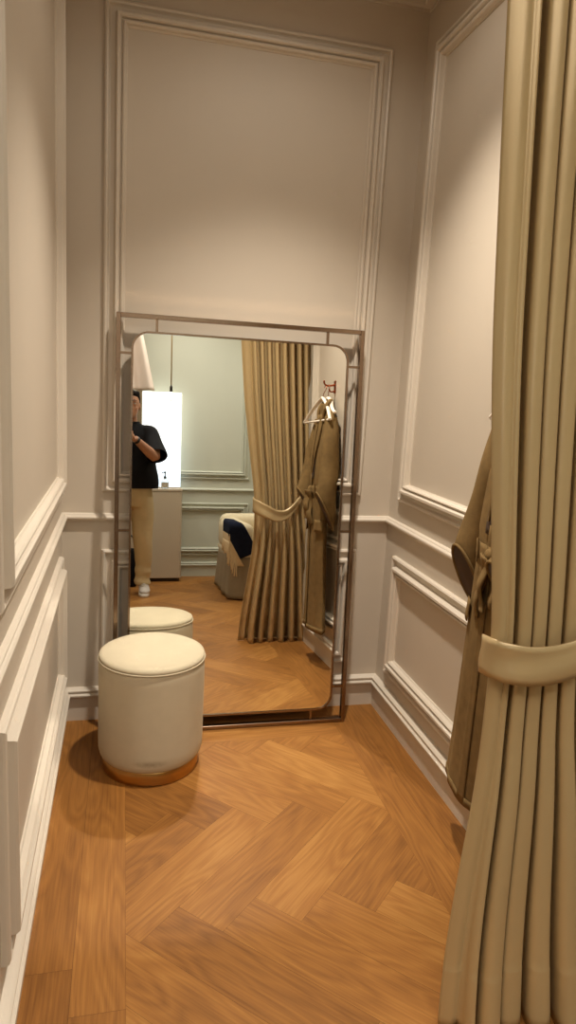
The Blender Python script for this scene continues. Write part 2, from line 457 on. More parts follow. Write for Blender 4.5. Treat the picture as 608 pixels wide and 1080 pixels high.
# ------------------------------------------------------------------ curtain
def interp1(tab, z):
    tab = sorted(tab)
    if z <= tab[0][0]: return tab[0][1]
    for (z0, v0), (z1, v1) in zip(tab, tab[1:]):
        if z <= z1: return v0+(v1-v0)*(z-z0)/(z1-z0)
    return tab[-1][1]
def interp(tab, z):
    return sum(interp1(tab, z+d) for d in (-.10, -.05, 0, .05, .10))/5
CLX = [(0, .994), (.2, 1.010), (.4, 1.038), (.62, 1.070), (.82, 1.076), (.91, 1.078), (1.05, 1.062), (1.25, 1.034), (1.6, .992), (1.95, .966), (2.4, .935), (3.03, .90)]
CRX = [(0, 1.425), (.5, 1.42), (.91, 1.40), (1.3, 1.41), (1.8, 1.42), (3.03, 1.425)]
NFZ = [(0, 5.6), (.5, 6.2), (.91, 7.), (1.4, 7.8), (1.9, 8.4), (3.03, 8.6)]
CAMP = [(0, .056), (.5, .050), (.82, .038), (.91, .034), (1.1, .040), (1.6, .046), (3.03, .048)]
CY = -1.585
def curtain_pt(s, z):
    xl, xr = interp(CLX, z), interp(CRX, z); A = interp(CAMP, z); wd = xr-xl
    nf = interp(NFZ, z)
    hem = .115
    if s < hem:                      # flat turned-back edge of the curtain
        q = s/hem
        x = xl+wd*hem*1.02*q; y = CY-A*.62-.010*math.sin(PI*q)+A*.3*(1-q)*.5
        ph = 0
    else:
        q = (s-hem)/(1-hem)
        ph = 2*PI*nf*q + .5*math.sin(5*q+.5*z)+.08*math.sin(1.7*z+9*q)
        ph0 = .5*math.sin(.5*z)+.08*math.sin(1.7*z)
        ph -= ph0
        amp = A*(.82+.18*math.sin(3.1*q*PI+.9))
        c = math.cos(ph)
        x = xl+wd*(hem+(1-hem)*q)+wd/nf*(.25 if math.cos(ph) > 0 else .04)*math.sin(2*ph)*min(1, q/.03)
        if c > 0: amp *= 1+.9*max(0, 1-z/.7)
        y = CY-amp*math.copysign(abs(c)**.65, c)*(1 if q > .02 else .62+.38*q/.02)
    y += .003*math.sin(7*s+2.1*z)-.07*max(0, 1-z/.8)**1.5
    if z < .145: y += -.0012 if y < CY else .0012
    return (x, y, z)
cur = empty('curtain', (1.2, CY, 0))
tag(cur, 'floor length gold satin curtain tied back at the mouth of the alcove', 'curtain')
inv = Vector((1.2, CY, 0))
bm = bmesh.new()
zs = [.005+(3.03-.005)*i/110 for i in range(111)]
zs = sorted(zs+[.143, .147])
ss = [.115*i/10 for i in range(10)]+[.115+.885*i/250 for i in range(251)]
sheet(bm, [[Vector(curtain_pt(s, z))-inv for s in ss] for z in zs], .0025)
obj('drape', bm, m_silk, cur, True)
bm = bmesh.new()   # ceiling track
box(bm, .84-inv.x, 1.44-inv.x, -.012, .012, 3.031, ZC, .002, 1)
obj('track', bm, m_trim, cur)
# tieback band: a loop from the right wall around the gathered folds
cp = [(1.4485, -1.600, 1.085), (1.41, -1.640, 1.03), (1.33, -1.650, .945), (1.24, -1.655, .912), (1.16, -1.655, .904), (1.095, -1.642, .910), (1.066, -1.612, .914),
      (1.066, -1.57, .908), (1.095, -1.537, .892), (1.15, -1.520, .868), (1.215, -1.516, .845), (1.28, -1.52, .862), (1.35, -1.535, .935), (1.41, -1.555, 1.03), (1.4485, -1.575, 1.085)]
cpz = smoothpath(cp, 8)
hw = [.02, .035, .045, .047, .047, .047, .046, .046, .046, .044, .038, .032, .028, .024, .018]
hwz = [v.x for v in smoothpath([(q, 0, 0) for q in hw], 8)]
def band_row(p, i):
    return [p+Vector((0, .003*math.sin(j*1.1+i*.1), hwz[i]*(2*j/6-1))) for j in range(7)]
bm = bmesh.new()
sheet(bm, [[q-inv for q in band_row(p, i)] for i, p in enumerate(cpz)], .004)
obj('tieback', bm, m_silk, cur, True)

# ------------------------------------------------------------------ wall hook, hangers, coat
hk = empty('wall_hook', (W, -1.12, 1.64))
tag(hk, 'small copper double hook on the right wall above the coat', 'hook')
bm = bmesh.new(); box(bm, -.006, 0, -.014, .014, -.045, .03, .002, 1); obj('back_plate', bm, m_copper, hk)
bm = bmesh.new()
tube(bm, [(-.004, 0, .005), (-.03, 0, .0), (-.055, 0, .0), (-.068, 0, .012), (-.070, 0, .028)], [.006, .0055, .005, .005, .006], 10, 5)
obj('prong', bm, m_copper, hk, True)
bm = bmesh.new()
tube(bm, [(-.004, 0, -.03), (-.022, 0, -.036), (-.034, 0, -.03), (-.038, 0, -.016)], [.005, .0045, .0045, .005], 10, 5)
obj('prong', bm, m_copper, hk, True)

def hanger(apex, tilt, rz, half, label, drop=.125):
    e = empty('clothes_hanger', apex, (0, tilt, rz))
    tag(e, label, 'hanger', 'white hangers on the copper hook')
    # local plane y (across) / z (up); hook loop above the apex
    bm = bmesh.new()
    tube(bm, [(0, 0, -.004), (0, -.05, -.030), (0, -half*.6, -.075), (0, -half, -drop)], [.013, .0125, .012, .011], 12, 6, flat=.6)
    tube(bm, [(0, 0, -.004), (0, .05, -.030), (0, half*.6, -.075), (0, half, -drop)], [.013, .0125, .012, .011], 12, 6, flat=.6)
    bm = remeshed(bm, .003, 2)
    obj('shoulder_arms', bm, m_white, e, True)
    bm = bmesh.new(); tube(bm, [(0, -half+.004, -drop), (0, half-.004, -drop)], .006, 10); obj('trouser_bar', bm, m_white, e, True)
    bm = bmesh.new()
    tube(bm, [(0, 0, 0), (0, 0, .028), (0, .012, .038), (0, .018, .052), (0, .008, .068), (0, -.006, .070), (0, -.016, .060)], .0022, 8, 6)
    obj('hook_wire', bm, m_copper, e, True)
    return e
hanger((1.408, -1.12, 1.574), 0, 0, .14, 'white wooden hanger carrying the brown coat', .10)
hanger((1.388, -1.165, 1.576), .25, -.115, .20, 'white wooden hanger with no garment, tilted out in front of the brown coat', .148)

# coat -------------------------------------------------------------
ct = empty('coat', (1.353, -1.09, .2))
tag(ct, 'long brown belted suede coat hanging on the right wall behind the curtain', 'coat')
cv = Vector((1.36, -1.09, .2))
CSEC = [(.215, 1.370, .165, .045), (.24, 1.370, .165, .045), (.40, 1.371, .155, .044), (.60, 1.372, .146, .043), (.80, 1.372, .136, .042), (.95, 1.374, .130, .043), (1.03, 1.376, .125, .042),
        (1.10, 1.376, .135, .043), (1.25, 1.392, .148, .048), (1.38, 1.402, .152, .040), (1.45, 1.408, .146, .032), (1.485, 1.408, .118, .028), (1.51, 1.406, .078, .027), (1.535, 1.404, .050, .025)]
def coat_section(z):
    zz = [c[0] for c in CSEC]
    if z <= zz[0]: return CSEC[0][1:]
    for a, b_ in zip(CSEC, CSEC[1:]):
        if z <= b_[0]:
            t = (z-a[0])/(b_[0]-a[0]); return tuple(a[k]+(b_[k]-a[k])*t for k in (1, 2, 3))
    return CSEC[-1][1:]
def coat_pt(th, z, out=0.):
    """th = 0 faces the room (-x), measured towards +y"""
    cx, hy, hx = coat_section(z)
    low = max(0, min(1, (1.0-z)/.8))
    mod = 1+low*(.07*math.sin(5*th+.7)+.05*math.sin(8*th+2.+z))+.012*math.sin(6*th+9*z)
    if abs(th) > 2: mod = min(mod, 1.0)
    return Vector((cx-(hx*mod+out)*math.cos(th), -1.125+(hy*mod+out)*math.sin(th), z))
bm = bmesh.new()
zs = [.205+(1.535-.205)*i/70 for i in range(71)]
rings = [[bm.verts.new(coat_pt(2*PI*k/64-PI, z)-cv) for k in range(64)] for z in zs]
for r0, r1 in zip(rings, rings[1:]):
    for k in range(64): bm.faces.new((r0[k], r0[(k+1) % 64], r1[(k+1) % 64], r1[k]))
bm.faces.new(rings[0]); bm.faces.new(rings[-1])
bm = remeshed(bm, .007, 2)
obj('coat_body', bm, m_coat, ct, True)
SLV = ([(1.402, -1.025, 1.452, .036, .036, 0), (1.404, -1.005, 1.36, .044, .046, 0), (1.394, -.985, 1.22, .050, .052, .01), (1.380, -.962, 1.06, .052, .056, .04), (1.366, -.948, .915, .050, .058, .105)],
       [(1.402, -1.225, 1.452, .036, .036, 0), (1.392, -1.245, 1.36, .044, .046, 0), (1.365, -1.255, 1.20, .048, .050, .0), (1.340, -1.250, 1.08, .048, .050, .02), (1.322, -1.235, .97, .046, .050, .07)])
for P in SLV:
    secs = [(Vector(p[:3])-cv, 1, 1, Vector((p[3], .25*p[3], -p[5])), Vector((-.2*p[4], p[4], .15*p[5]))) for p in P]
    bm = bmesh.new()
    loft(bm, secs, 32, cap=True, smooth=8)
    for v in bm.verts: v.co += Vector((.003*math.sin(23*v.co.z+5), .004*math.sin(17*v.co.z+40*v.co.x), 0))
    bm = remeshed(bm, .005, 3)
    sl = obj('sleeve', bm, m_coat, ct, True)
    c, _, _, A, B_ = secs[-1]
    bm = bmesh.new(); d = A.cross(B_).normalized()
    if d.z > 0: d = -d
    loft(bm, [(c+d*.004, .93, .90, A, B_), (c+d*.0065, .90, .87, A, B_)], 32); obj('cuff_lining', bm, m_coatdark, sl, True)
    bm = bmesh.new()
    tube(bm, [c+d*.004+A*1.0*math.cos(2*PI*k/40)+B_*1.0*math.sin(2*PI*k/40) for k in range(41)], .0055, 8, cap=False); obj('cuff', bm, m_coat, sl, True)
# collar, lapels, placket
bm = bmesh.new()
tube(bm, [Vector(p)-cv for p in ((1.372, -1.175, 1.44), (1.380, -1.185, 1.50), (1.405, -1.18, 1.54), (1.428, -1.125, 1.55), (1.405, -1.07, 1.54), (1.380, -1.065, 1.50), (1.372, -1.075, 1.44))], [.010, .017, .019, .016, .019, .017, .010], 12, 6, flat=.7)
obj('collar', bm, m_coat, ct, True)
for s in (-1, 1):
    bm = bmesh.new()
    rows = []
    for i in range(15):
        q = i/14; z = 1.47-.34*q; wdt = .34*math.sin(PI*min(1, .25+.75*q))*(1-q*.55)+.02
        rows.append([coat_pt(s*(.04+.05*q+wdt*j/4*1.2), z, .008+.006*math.sin(PI*j/4)) - cv for j in range(5)])
    sheet(bm, rows, .004); obj('lapel', bm, m_coat, ct, True)
bm = bmesh.new()
sheet(bm, [[coat_pt(-.16+.2*j/4, 1.12-.9*i/40, .005+.003*(j == 4))-cv for j in range(5)] for i in range(41)], .004)
obj('placket', bm, m_coat, ct, True)
bm = bmesh.new()
sheet(bm, [[coat_pt(.02+.22*j/3, 1.45-.36*i/20, .006)-cv for j in range(4)] for i in range(21)], .002)
obj('inner_lining', bm, m_coatdark, ct, True)
# belt, loops, knotted ends, pocket flaps
bm = bmesh.new()
sheet(bm, [[coat_pt(2*PI*k/72-PI, 1.03+.05*(j/3-.5), .007)-cv for j in range(4)] for k in range(73)], .004)
bl = obj('belt', bm, m_coat, ct, True)
for th in (-1.1, 1.1, -.35, .5):
    bm = bmesh.new()
    sheet(bm, [[coat_pt(th+.05*(i-.5), 1.03+.075*(j/5-.5), .013)-cv for j in range(6)] for i in range(2)], .003)
    obj('belt_loop', bm, m_coat, bl)
bm = bmesh.new()
p0 = coat_pt(-.10, 1.03, .012)-cv
ball(bm, p0, .020, 16, (.6, 1, 1.1))
obj('belt_knot', bm, m_coat, bl, True)
for k, (dy, dz, ph) in enumerate(((-.026, -.15, 0), (.022, -.20, 1.6), (-.004, -.17, 3.1))):
    bm = bmesh.new()
    rows = []
    for i in range(26):
        q = i/25; c0 = p0+Vector((-.008-.012*k*.5-.006*math.sin(9*q+ph), dy*(.6+q)+.006*math.sin(7*q+ph), dz*q))
        rows.append([c0+Vector((.004*j-.004*math.sin(PI*j/4), (j/2-1)*.024, 0)) for j in range(5)])
    sheet(bm, rows, .006); obj('belt_end', bm, m_coat, bl, True)
for s in (-1, 1):
    bm = bmesh.new()
    sheet(bm, [[coat_pt(s*(.62+.75*j/8), .86-.07*i/4, .010+.004*i/4)-cv for j in range(9)] for i in range(5)], .004)
    obj('pocket_flap', bm, m_coat, ct, True)
bm = bmesh.new()
sheet(bm, [[coat_pt(2*PI*k/72-PI, .212+.028*j, .004)-cv for j in range(2)] for k in range(73)], .002)
obj('hem', bm, m_coat, ct, True)

# ------------------------------------------------------------------ the shop behind the camera
# counter
cn = empty('counter', (.42, -4.27, .001))
tag(cn, 'tall taupe lacquered counter with rounded corners against the far wall', 'counter')
def rbox(x0, x1, y0, y1, z0, z1, r, bev=.004):
    bm = bmesh.new(); P = []
    for cx, cy, a in ((x1-r, y1-r, 0), (x0+r, y1-r, 90), (x0+r, y0+r, 180), (x1-r, y0+r, 270)):
        for k in range(9):
            th = math.radians(a+90*k/8); P.append((cx+r*math.cos(th), cy+r*math.sin(th)))
    rings = []
    for ins, z in ((bev, z0), (0, z0+bev), (0, z1-bev), (bev, z1)):
        rings.append([bm.verts.new((x-(x-(x0+x1)/2)/((x1-x0)/2)*ins, y-(y-(y0+y1)/2)/((y1-y0)/2)*ins, z)) for x, y in P])
    for a_, b_ in zip(rings, rings[1:]):
        for k in range(len(P)): bm.faces.new((a_[k], a_[(k+1) % len(P)], b_[(k+1) % len(P)], b_[k]))
    bm.faces.new(rings[0]); bm.faces.new(rings[-1]); return bm
obj('plinth', rbox(-.36, .385, -.14, .14, 0, .035, .02), m_plinth, cn)
obj('body', rbox(-.40, .40, -.135, .17, .035, .895, .03), m_counter, cn)
obj('worktop', rbox(-.404, .404, -.14, .174, .8955, .922, .03), m_counter, cn)
# lit mirror panel on the counter
lp = empty('backlit_mirror', (.60, -4.30, .924))
tag(lp, 'bright white backlit panel standing on the counter behind the person', 'lit mirror')
bm = bmesh.new(); box(bm, -.175, .215, -.02, .0, .012, .962, .004, 2); obj('lit_panel', bm, m_lit, lp)
bm = bmesh.new(); box(bm, -.235, -.178, -.025, .012, 0, .985, .004, 2); obj('side_post', bm, m_skirt, lp)
bm = bmesh.new(); box(bm, -.178, .22, -.03, .004, 0, .0115, .002, 1); obj('foot_rail', bm, m_counter, lp)
# bottle
bt = empty('pump_bottle', (.652, -4.17, .9245))
tag(bt, 'small clear pump bottle standing on the counter in front of the lit panel', 'bottle')
bm = bmesh.new(); lathe(bm, [(.0, 0), (.033, 0), (.036, .004), (.036, .075), (.030, .088), (.014, .094), (.012, .102), (0, .102)], 32, cap=False); obj('body', bm, m_glass, bt, True)
bm = bmesh.new(); lathe(bm, [(.0366, .010), (.0366, .058)], 32, cap=False); obj('label', bm, m_label, bt, True)
bm = bmesh.new()
lathe(bm, [(0, .102), (.014, .102), (.014, .118), (.006, .122), (.005, .15), (.011, .152), (.011, .166), (0, .168)], 24, cap=False); tube(bm, [(0, 0, .159), (-.02, .0, .160), (-.033, 0, .153)], .0045, 8, 4)
obj('pump', bm, m_rubber, bt, True)
# bag on the floor
bg = empty('bag', (.33, -3.86, .001))
tag(bg, 'black soft bag standing on the floor behind the person', 'bag')
bm = bmesh.new(); box(bm, -.10, .055, -.06, .06, 0, .36, .03, 4)
for v in bm.verts: v.co.y *= 1-.35*max(0, (v.co.z-.1)/.3)
obj('body', bm, m_black, bg, True)
for y in (-.03, .03):
    bm = bmesh.new(); tube(bm, [(-.07, y, .34), (-.065, y, .44), (-.02, y, .49), (.025, y, .44), (.03, y, .34)], .006, 8, 5); obj('handle', bm, m_rubber, bg, True)
# pendant
pd = empty('pendant_lamp', (.68, -3.9, ZC))
tag(pd, 'thin brass pendant with a bare clear bulb hanging before the lit panel', 'pendant lamp')
bm = bmesh.new(); lathe(bm, [(0, 0), (.05, 0), (.05, -.018), (.044, -.024), (0, -.024)], 32, cap=False); obj('ceiling_rose', bm, m_brass, pd, True)
bm = bmesh.new(); tube(bm, [(0, 0, -.02), (0, 0, -1.19)], .0065, 10); obj('cord', bm, m_cord, pd, True)
bm = bmesh.new(); lathe(bm, [(0, -1.185), (.006, -1.185), (.013, -1.205), (.014, -1.25), (0, -1.25)], 20, cap=False); obj('socket', bm, m_socket, pd, True)
bm = bmesh.new(); lathe(bm, [(.0, -1.25), (.013, -1.25), (.018, -1.27), (.026, -1.295), (.026, -1.315), (.016, -1.337), (0, -1.342)], 24, cap=False); obj('bulb', bm, m_bulb, pd, True)
# pale drape
dr = empty('drape', (.2, -3.98, 1.86))
tag(dr, 'pale gathered cloth hanging from the ceiling at the left of the lit panel', 'drape')
bm = bmesh.new()
rows = []
for i in range(41):
    q = i/40; z = 3.09-1.23*q-1.86; xr = (.24+.29*q**.9); row = []
    for j in range(61):
        s = j/60; x = -.12+.1*(1-q)+(xr+.12-.1*(1-q))*s-.2
        row.append((x, .035*(.4+.6*q)*math.sin(22*s)+.01*math.sin(9*s+5*q), z))
    rows.append(row)
sheet(bm, rows, .003); obj('cloth', bm, m_pale, dr, True)
bm = bmesh.new(); box(bm, -.23, .06, -.03, .03, 1.215, 1.24, .003, 1); obj('hanging_rail', bm, m_brass, dr)

# upholstered seat with skirt
ac = empty('armchair', (1.55, -3.55, .0015))
tag(ac, 'cream armchair with a taupe skirt to the floor, partly behind the curtain', 'armchair')
AX0, AX1, AY0, AY1 = 1.168, 1.98, -4.0, -3.09
def rr2(x0, x1, y0, y1, r, n=8):
    P = []
    for cx, cy, a in ((x1-r, y1-r, 0), (x0+r, y1-r, 90), (x0+r, y0+r, 180), (x1-r, y0+r, 270)):
        for k in range(n+1):
            th = math.radians(a+90*k/n); P.append(Vector((cx+r*math.cos(th), cy+r*math.sin(th), 0)))
    # even resample
    out = []
    for a, b_ in zip(P, P[1:]+P[:1]):
        m = max(1, int((b_-a).length/.02))
        for k in range(m): out.append(a+(b_-a)*k/m)
    return out
av = Vector((1.55, -3.55, .0015))
bm = bmesh.new(); P = rr2(AX0, AX1, AY0, AY1, .08); cc = Vector(((AX0+AX1)/2, (AY0+AY1)/2, 0))
rings = []
for i in range(12):
    q = i/11; z = .012+.36*q; row = []
    for k, p in enumerate(P):
        d = (p-cc).normalized(); off = (1-q)*(.034+.010*math.sin(k*.55)+.007*math.sin(k*.23+1))
        row.append(bm.verts.new(p+d*off+Vector((0, 0, z))-av))
    rings.append(row)
for a_, b_ in zip(rings, rings[1:]):
    for k in range(len(P)): bm.faces.new((a_[k], a_[(k+1) % len(P)], b_[(k+1) % len(P)], b_[k]))
bm.faces.new(rings[0]); bm.faces.new(rings[-1]); obj('skirt', bm, m_skirt, ac, True)
bm = bmesh.new(); box(bm, AX0-av.x, AX1-av.x, AY0-av.y, AY1-av.y, .36-.0015, .40, .012, 3); obj('seat_band', bm, m_cream, ac, True)
for x0, x1, nm in ((AX0-.005, AX0+.20, 'arm'), (AX1-.20, AX1+.005, 'arm')):
    bm = bmesh.new(); box(bm, x0-av.x, x1-av.x, AY0-av.y, AY1+.005-av.y, .38, .665, .075, 6); obj(nm, bm, m_cream, ac, True)
bm = bmesh.new(); box(bm, AX0+.19-av.x, AX1-.19-av.x, AY0+.15-av.y, AY1+.01-av.y, .395, .53, .04, 5); obj('seat_cushion', bm, m_cream, ac, True)
bm = bmesh.new(); box(bm, AX0+.0-av.x, AX1-.0-av.x, AY0-av.y, AY0+.2-av.y, .38, .70, .08, 6); obj('backrest', bm, m_cream, ac, True)
# throw over the arm, hanging down the front
tw = empty('throw_blanket', (1.22, -3.1, .4))
tag(tw, 'navy throw with cream fringe draped over the arm of the cream armchair', 'blanket')
tv = Vector((1.22, -3.1, .4))
def drape_pt(u, d):
    """u across the strip 0..1, d distance down from the top of the arm (negative = back along the arm)"""
    x = 1.005+.23*u+max(0, d)*.55
    e = max(0, 1.152-x)
    if d < 0: p = Vector((x, AY1-.03+d, .678+.008*math.sin(PI*u)))
    else:
        a = min(d/.09, 1)*PI/2
        p = Vector((x, AY1-.03+.05*math.sin(a)+.004*math.sin(9*u+12*d), .678-.05*(1-math.cos(a))-max(0, d-.09)))
    if e: p.x = 1.152-.012*min(1, e/.02); p.z -= e
    return p
def throw_rows(u0, u1, dmax):
    rows = []
    for i in range(46):
        row = []
        for j in range(11):
            u = u0+(u1-u0)*j/10
            d = -.34+(dmax(u)+.34)*i/45
            p = drape_pt(u, d)
            row.append(p-tv)
        rows.append(row)
    return rows
bm = bmesh.new(); sheet(bm, throw_rows(.16, 1.0, lambda u: .37-.08*u), .008); obj('navy_field', bm, m_navy, tw, True)
bm = bmesh.new(); sheet(bm, throw_rows(-.12, .165, lambda u: .42), .007); obj('cream_border', bm, m_fringe, tw, True)
for k in range(34):
    d = -.3+.72*k/33
    p = drape_pt(-.12, min(d, .42))+Vector((0, .006, -.004))-tv
    bm = bmesh.new()
    l = .085+.02*random.random(); sx = random.uniform(-.012, .012)
    tube(bm, [p+Vector((0, 0, .012)), p+Vector((-.006+sx*.4, .004, -l*.5)), p+Vector((sx-.006, .002, -l))], [.006, .0065, .005], 8, 3)
    obj('fringe_tassel', bm, m_fringe, tw, True)

# ------------------------------------------------------------------ camera
CAM = Vector((0.2457, -2.9485, 1.5))
yaw, pit, rol = .2400, .1821, .0563
cy_, sy_, cp_, sp_, cr_, sr_ = math.cos(yaw), math.sin(yaw), math.cos(pit), math.sin(pit), math.cos(rol), math.sin(rol)
f0 = Vector((sy_, cy_, 0)); r0_ = Vector((cy_, -sy_, 0)); u0_ = Vector((0, 0, 1))
fw = cp_*f0-sp_*u0_; up = cp_*u0_+sp_*f0
rt = cr_*r0_+sr_*up; up = -sr_*r0_+cr_*up
cam = bpy.data.objects.new('camera', bpy.data.cameras.new('camera')); COL.objects.link(cam)
cam.matrix_world = Matrix(((rt.x, up.x, -fw.x, CAM.x), (rt.y, up.y, -fw.y, CAM.y), (rt.z, up.z, -fw.z, CAM.z), (0, 0, 0, 1)))
cam.data.sensor_fit = 'VERTICAL'; cam.data.sensor_height = 24.; cam.data.lens = 726.12/1080*24.
cam.data.clip_start = .006; cam.data.clip_end = 50
S.camera = cam

# ------------------------------------------------------------------ person holding the phone
pe = empty('person', (.31, -3.46, 0))
tag(pe, 'person in black T-shirt and khaki trousers holding up a phone, seen in the mirror', 'person')
pv = Vector((.31, -3.46, 0))
Pc = CAM-.021*rt-.059*up-.016*fw
E_ = Pc+.036*rt-.030*up
Kc = E_+.018*rt
SHR, ELR = Vector((.478, -3.41, 1.44)), Vector((.512, -3.21, 1.215))
WRR = Kc+(ELR-Kc).normalized()*.098-.010*fw
SHL, ELL, WRL = Vector((.135, -3.43, 1.44)), Vector((.075, -3.46, 1.14)), Vector((.06, -3.39, .89))
def lift(z):
    t = max(0, min(1, (z-1.0)/.4)); return .032*t*t*(3-2*t)
bm = bmesh.new()
# trunk
loft(bm, [((.315, -3.46, .84), .15, .10), ((.315, -3.46, .95), .165, .11), ((.31, -3.45, 1.08), .15, .10), ((.31, -3.44, 1.25), .165, .105), ((.31, -3.43, 1.36), .175, .10), ((.31, -3.43, 1.43), .15, .075), ((.31, -3.425, 1.475), .08, .06)], 32)
# neck and head
loft(bm, [((.31, -3.43, 1.44), .075, .065), ((.308, -3.42, 1.48), .056, .058), ((.305, -3.405, 1.54), .052, .055), ((.303, -3.40, 1.60), .05, .055)], 24)
hx, hy = .302, -3.388
loft(bm, [((hx, hy+.062, 1.512), .018, .014), ((hx, hy+.050, 1.520), .032, .034), ((hx, hy+.030, 1.540), .050, .060), ((hx, hy+.012, 1.575), .063, .080), ((hx, hy+.002, 1.615), .071, .091), ((hx, hy-.004, 1.66), .0755, .097), ((hx, hy-.008, 1.70), .073, .092), ((hx, hy-.010, 1.73), .056, .073), ((hx, hy-.010, 1.745), .030, .04), ((hx, hy-.010, 1.75), .01, .012)], 32)
tube(bm, [(hx, hy+.088, 1.652), (hx, hy+.100, 1.625), (hx, hy+.110, 1.602), (hx, hy+.094, 1.592)], [.008, .010, .013, .009], 12, 4)
for s in (-1, 1):
    ball(bm, (hx+s*.011, hy+.094, 1.598), .009, 12)
    ball(bm, (hx+s*.0765, hy-.004, 1.622), .03, 14, (.32, .62, 1.05))
    tube(bm, [(hx+s*.012, hy+.091, 1.658), (hx+s*.032, hy+.086, 1.664), (hx+s*.052, hy+.070, 1.655)], [.006, .007, .005], 10, 3)
    ball(bm, (hx+s*.034, hy+.056, 1.60), .030, 14, (.9, .75, 1))
    ball(bm, (hx+s*.032, hy+.0765, 1.6515), .0142, 14, (1.25, 1, .72))
    ball(bm, (hx+s*.032, hy+.0755, 1.6325), .0130, 14, (1.2, 1, .6))
ball(bm, (hx, hy+.086, 1.566), .02, 14, (1.2, .55, .36)); ball(bm, (hx, hy+.083, 1.557), .018, 14, (1.1, .6, .4))
for v in bm.verts: v.co.z += lift(v.co.z)
# arms
def limb(pts, rr, seg=20):
    tube(bm, pts, rr, seg, 5)
limb([SHR+Vector((-.04, 0, .0)), SHR+Vector((.005, .03, -.03)), SHR.lerp(ELR, .5)+Vector((.012, 0, .0)), ELR], [.042, .050, .045, .040])
limb([ELR, ELR.lerp(WRR, .25), ELR.lerp(WRR, .7), WRR], [.040, .044, .034, .027])
limb([SHL+Vector((.04, 0, .0)), SHL+Vector((-.005, 0, -.03)), SHL.lerp(ELL, .5), ELL], [.042, .050, .045, .040])
limb([ELL, ELL.lerp(WRL, .25), ELL.lerp(WRL, .7), WRL], [.040, .043, .034, .027])
# legs
for hxp, kx, ax in ((.395, .42, .435), (.235, .215, .205)):
    limb([(hxp, -3.46, .88), (hxp+.4*(kx-hxp), -3.455, .72), (kx, -3.45, .49), (ax, -3.475, .30), (ax, -3.48, .08)], [.085, .080, .056, .052, .038])
    loft(bm, [((ax, -3.50, .05), .034, .045), ((ax, -3.45, .045), .038, .05)], 16)
# right hand: palm beside the phone, four fingers across its back, thumb on the screen side
loft(bm, [(WRR, .027, .022, up, fw), (WRR.lerp(Kc, .35)-.004*fw, .036, .020, up, fw), (WRR.lerp(Kc, .8)-.0*fw, .043, .016, up, fw), (Kc+.004*fw, .042, .013, up, fw)], 24)
for k, (off, ln) in enumerate(((.031, .072), (.0105, .078), (-.010, .073), (-.030, .058))):
    b0 = WRR.lerp(Kc, .85)+off*up; k1 = Kc+off*up+.014*fw+.002*rt
    k2 = k1-rt*ln*.45+fw*.004; k3 = k1-rt*ln*.78+fw*.0025; k4 = k1-rt*ln-fw*.001
    tube(bm, [b0, k1, k2, k3, k4], [.0095, .0095, .0088, .0082, .0070], 12, 4); ball(bm, k4, .0072, 12)
tb = WRR.lerp(Kc, .30)+.028*up-.012*fw
tube(bm, [tb, WRR.lerp(Kc, .72)+.036*up-.020*fw, Kc+.040*up-.020*fw-.012*rt, Kc+.052*up-.0185*fw-.034*rt], [.014, .0125, .0105, .0085], 12, 4); ball(bm, Kc+.052*up-.0185*fw-.034*rt, .0088, 12)
# left hand hanging, lightly curled
dn = (WRL-ELL).normalized(); fo = Vector((0.2, 1, 0)); fo = (fo-dn*fo.dot(dn)).normalized(); si = dn.cross(fo)
loft(bm, [(WRL, .027, .020, fo, si), (WRL+dn*.04, .038, .017, fo, si), (WRL+dn*.085, .042, .014, fo, si)], 20)
for off, ln in ((.030, .072), (.010, .080), (-.010, .075), (-.030, .058)):
    b0 = WRL+dn*.07+fo*off; cdir = -si if (-si).x > 0 else si
    p1 = WRL+dn*(.085+ln*.4)+fo*off+cdir*.006; p2 = WRL+dn*(.085+ln*.75)+fo*off*.95+cdir*.018; p3 = WRL+dn*(.085+ln*.93)+fo*off*.9+cdir*.032
    tube(bm, [b0, p1, p2, p3], [.0095, .0092, .0085, .0075], 12, 4); ball(bm, p3, .0076, 12)
tube(bm, [WRL+dn*.025+fo*.028, WRL+dn*.06+fo*.055, WRL+dn*.095+fo*.058], [.014, .0115, .009], 12, 4); ball(bm, WRL+dn*.095+fo*.058, .009, 12)
for v in bm.verts: v.co -= pv
bm = remeshed(bm, .0042, 3)
obj('body', bm, m_skin, pe, True)
# eyes, lips, hair
for s in (-1, 1):
    bm = bmesh.new(); ball(bm, Vector((hx+s*.032, hy+.0775, 1.675))-pv, .012, 16); ey = obj('eye', bm, m_eye, pe, True)
    bm = bmesh.new(); ball(bm, Vector((hx+s*.032, hy+.0868, 1.674))-pv, .0052, 12, (1, .6, 1)); obj('iris', bm, m_iris, ey, True)
bm = bmesh.new(); ball(bm, Vector((hx, hy+.0965, 1.5975))-pv, .02, 14, (1.05, .18, .2)); ball(bm, Vector((hx, hy+.0925, 1.590))-pv, .018, 14, (1.0, .2, .24)); obj('lips', bm, m_lip, pe, True)
bm = bmesh.new()
loft(bm, [((hx, hy-.050, 1.555), .055, .035), ((hx, hy-.045, 1.60), .074, .056), ((hx, hy-.032, 1.655), .083, .074), ((hx, hy-.018, 1.69), .084, .088), ((hx, hy-.010, 1.72), .077, .094), ((hx, hy-.008, 1.75), .056, .070), ((hx, hy-.008, 1.765), .02, .03)], 32)
for k in range(26):
    a = 2*PI*k/26; ball(bm, (hx+.055*math.cos(a), hy-.01+.07*math.sin(a), 1.728+.006*math.sin(5*a)), .024, 10)
for v in bm.verts: v.co -= pv-Vector((0, 0, .032))
obj('hair', remeshed(bm, .006, 2), m_hair, pe, True)
